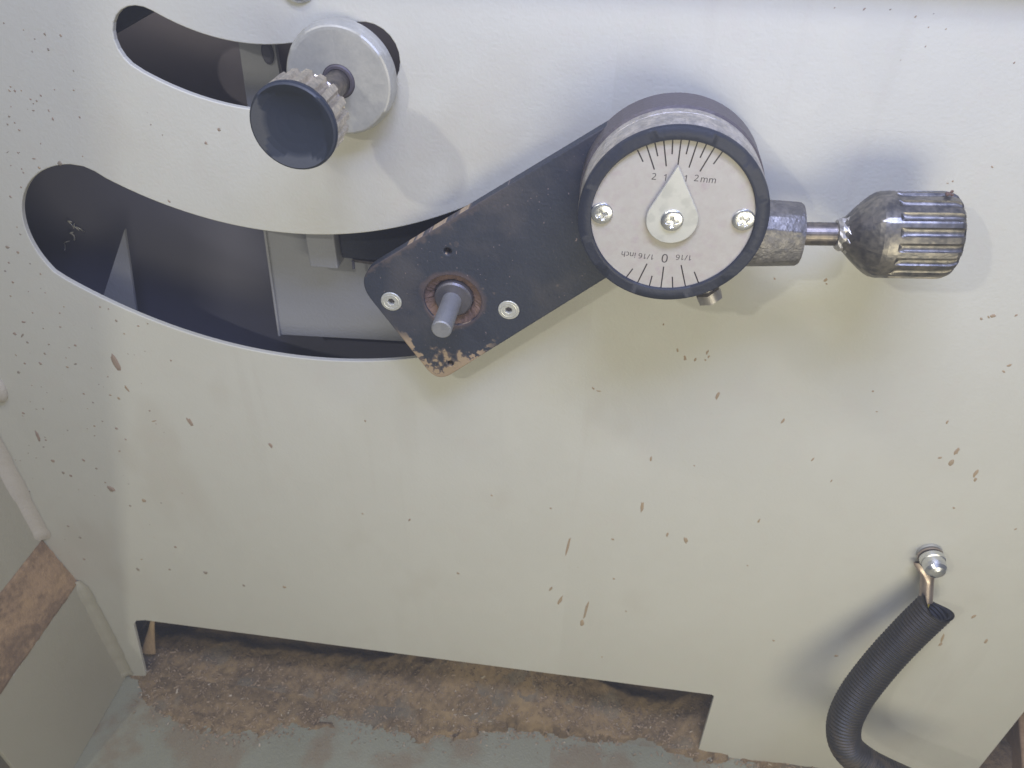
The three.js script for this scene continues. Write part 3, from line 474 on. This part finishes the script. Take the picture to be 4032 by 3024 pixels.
// ---------------------------------------------------------------- earth bolt, wire lug and corrugated conduit
{
  const b = group('earth_bolt', 0.1845, 0.235, 0);
  tag(b, 'shiny domed bolt with a washer holding the wire lug to the panel', 'bolt');
  mesh('washer', turned([[0.003, 0.0014], [0.0056, 0.0014], [0.0060, 0.001], [0.0060, 0.0001]], 48), zinc, b);
  const h = turned([[0, 0.0152], [0.0022, 0.0149], [0.0040, 0.0139], [0.0052, 0.0122], [0.0056, 0.0102], [0.0055, 0.0075], [0.0060, 0.0072], [0.0063, 0.0062], [0.0060, 0.0045], [0.0048, 0.0042]], 56); mesh('domed_nut', h, bright, b);
  const w = group('earth_wire');
  tag(w, 'crimped metal wire lug with yellow insulation leading into the conduit', 'wire lug');
  const ring = turned([[0.0040, 0.0016], [0.0040, 0.0028], [0.0062, 0.0028], [0.0062, 0.0016]], 40); ring.translate(0.1845, 0.2345, 0.0006);
  const lug = grid(24, 24, (u, v) => { const a = u * Math.PI * 2, t = v, c = [0.1848 + 0.0035 * t, 0.2295 - 0.020 * t, 0.0035 + 0.0075 * t], wx = 0.0072 - 0.0038 * sstep(0, 0.4, t), wz = 0.0012 + 0.0020 * sstep(0.1, 0.45, t); return [c[0] + wx * Math.cos(a), c[1] + wz * 0.25 * Math.sin(a), c[2] + wz * Math.sin(a)]; }, true);
  mesh('lug', merge([ring, boxUV(lug)]), std({ map: zincMap, color: lin(0.85, 0.70, 0.58), roughness: 0.35, metalness: 0.8 }), w);
  mesh('insulation', tube([[0.1885, 0.2105, 0.0108], [0.1887, 0.207, 0.0122], [0.1882, 0.203, 0.0135], [0.187, 0.197, 0.0145]], 0.0017, 16, 12), std({ color: lin(0.75, 0.62, 0.08), roughness: 0.45 }), w);

  const c = group('corrugated_conduit');
  tag(c, 'black corrugated conduit curving down from the wire lug beside the panel foot', 'conduit');
  const path = new THREE.CatmullRomCurve3([[191.5, 211, 16], [182.6, 192, 20.5], [172, 171, 28], [163.5, 149, 36], [161.3, 132.5, 42], [166, 118, 46.5], [178, 109, 50], [200, 100, 53], [235, 88, 56]].map(p => V3(mm(p[0]), mm(p[1]), mm(p[2]))), false, 'centripetal');
  const len = path.getLength(), N = Math.round(len / 0.0020) * 8, fr = path.computeFrenetFrames(N, false), PT = path.getSpacedPoints(N);
  const skin = (r, amp, n0, n1, wob) => grid(40, n1 - n0, (u, v) => { const k = n0 + Math.round(v * (n1 - n0)), a = u * Math.PI * 2, s = k / 8 * Math.PI * 2, R2 = r + amp * Math.sign(Math.cos(s)) * Math.pow(Math.abs(Math.cos(s)), 0.6), p = PT[k].clone(); const cut = wob && k < 8 ? (8 - k) / 8 * wob * Math.sin(a * 2 + 1) : 0; p.addScaledVector(fr.normals[k], Math.cos(a) * R2).addScaledVector(fr.binormals[k], Math.sin(a) * R2); p.addScaledVector(fr.tangents[k], cut); return [p.x, p.y, p.z]; }, true);
  const sk = boxUV(skin(0.0088, 0.00045, 0, N, 0.002));
  { const p = sk.attributes.position, col = []; for (let i = 0; i < p.count; i++) { const d = clamp(0.12 + sstep(0.15, 0.1, p.getY(i)) * 0.75) * sstep(0.3, 0.7, fbm(p.getX(i) * 260, p.getY(i) * 260 + p.getZ(i) * 300, 3, 239)) ; col.push(...mix3([1, 1, 1], [4.2, 3.3, 2.3], d)); } sk.setAttribute('color', new THREE.Float32BufferAttribute(col, 3)); }
  rubber.vertexColors = true;
  mesh('conduit_skin', sk, rubber, c);
  mesh('conduit_lining', boxUV(skin(0.0077, 0.0004, 0, 120, 0.002)), std({ color: lin(0.014, 0.016, 0.022), roughness: 0.6 }), c);
}

// ---------------------------------------------------------------- bits of wood near the floor
{
  const s = group('wood_splinter'); tag(s, 'thin pale wood splinter leaning in the left corner of the foot cut-out', 'splinter');
  const g = grid(8, 20, (u, v) => { const a = u * Math.PI * 2, w = 0.0011 + 0.0052 * Math.pow(v, 1.4), p = [-0.2885 - 0.0265 * v, 0.076 - 0.066 * v, -0.009 - 0.006 * v]; return [p[0] + Math.cos(a) * w, p[1] + Math.sin(a) * w * 0.35, p[2] + Math.sin(a) * w * 0.4]; }, true);
  mesh('splinter_body', boxUV(g), std({ map: tex(128, 256, (u, v) => mix3([0.36, 0.25, 0.14], [0.55, 0.41, 0.25], fbm(u * 20, v * 4, 4, 197)), { size: 0.02 }), roughness: 0.85 }), s);
  const b = group('wood_offcut', 0.352, 0.012, -0.036); tag(b, 'sawn wood offcut lying beyond the right edge of the panel', 'offcut'); b.rotation.y = -0.28; b.rotation.z = 0.05;
  mesh('offcut_body', boxUV(new RoundedBoxGeometry(0.05, 0.03, 0.11, 3, 0.0015)), std({ map: tex(256, 256, (u, v) => mix3([0.30, 0.19, 0.10], [0.48, 0.33, 0.19], fbm(u * 5, v * 40, 4, 199)), { size: 0.06 }), roughness: 0.8, bumpMap: dustBump, bumpScale: 0.0004 }), b);
}

renderer.render(scene, camera);
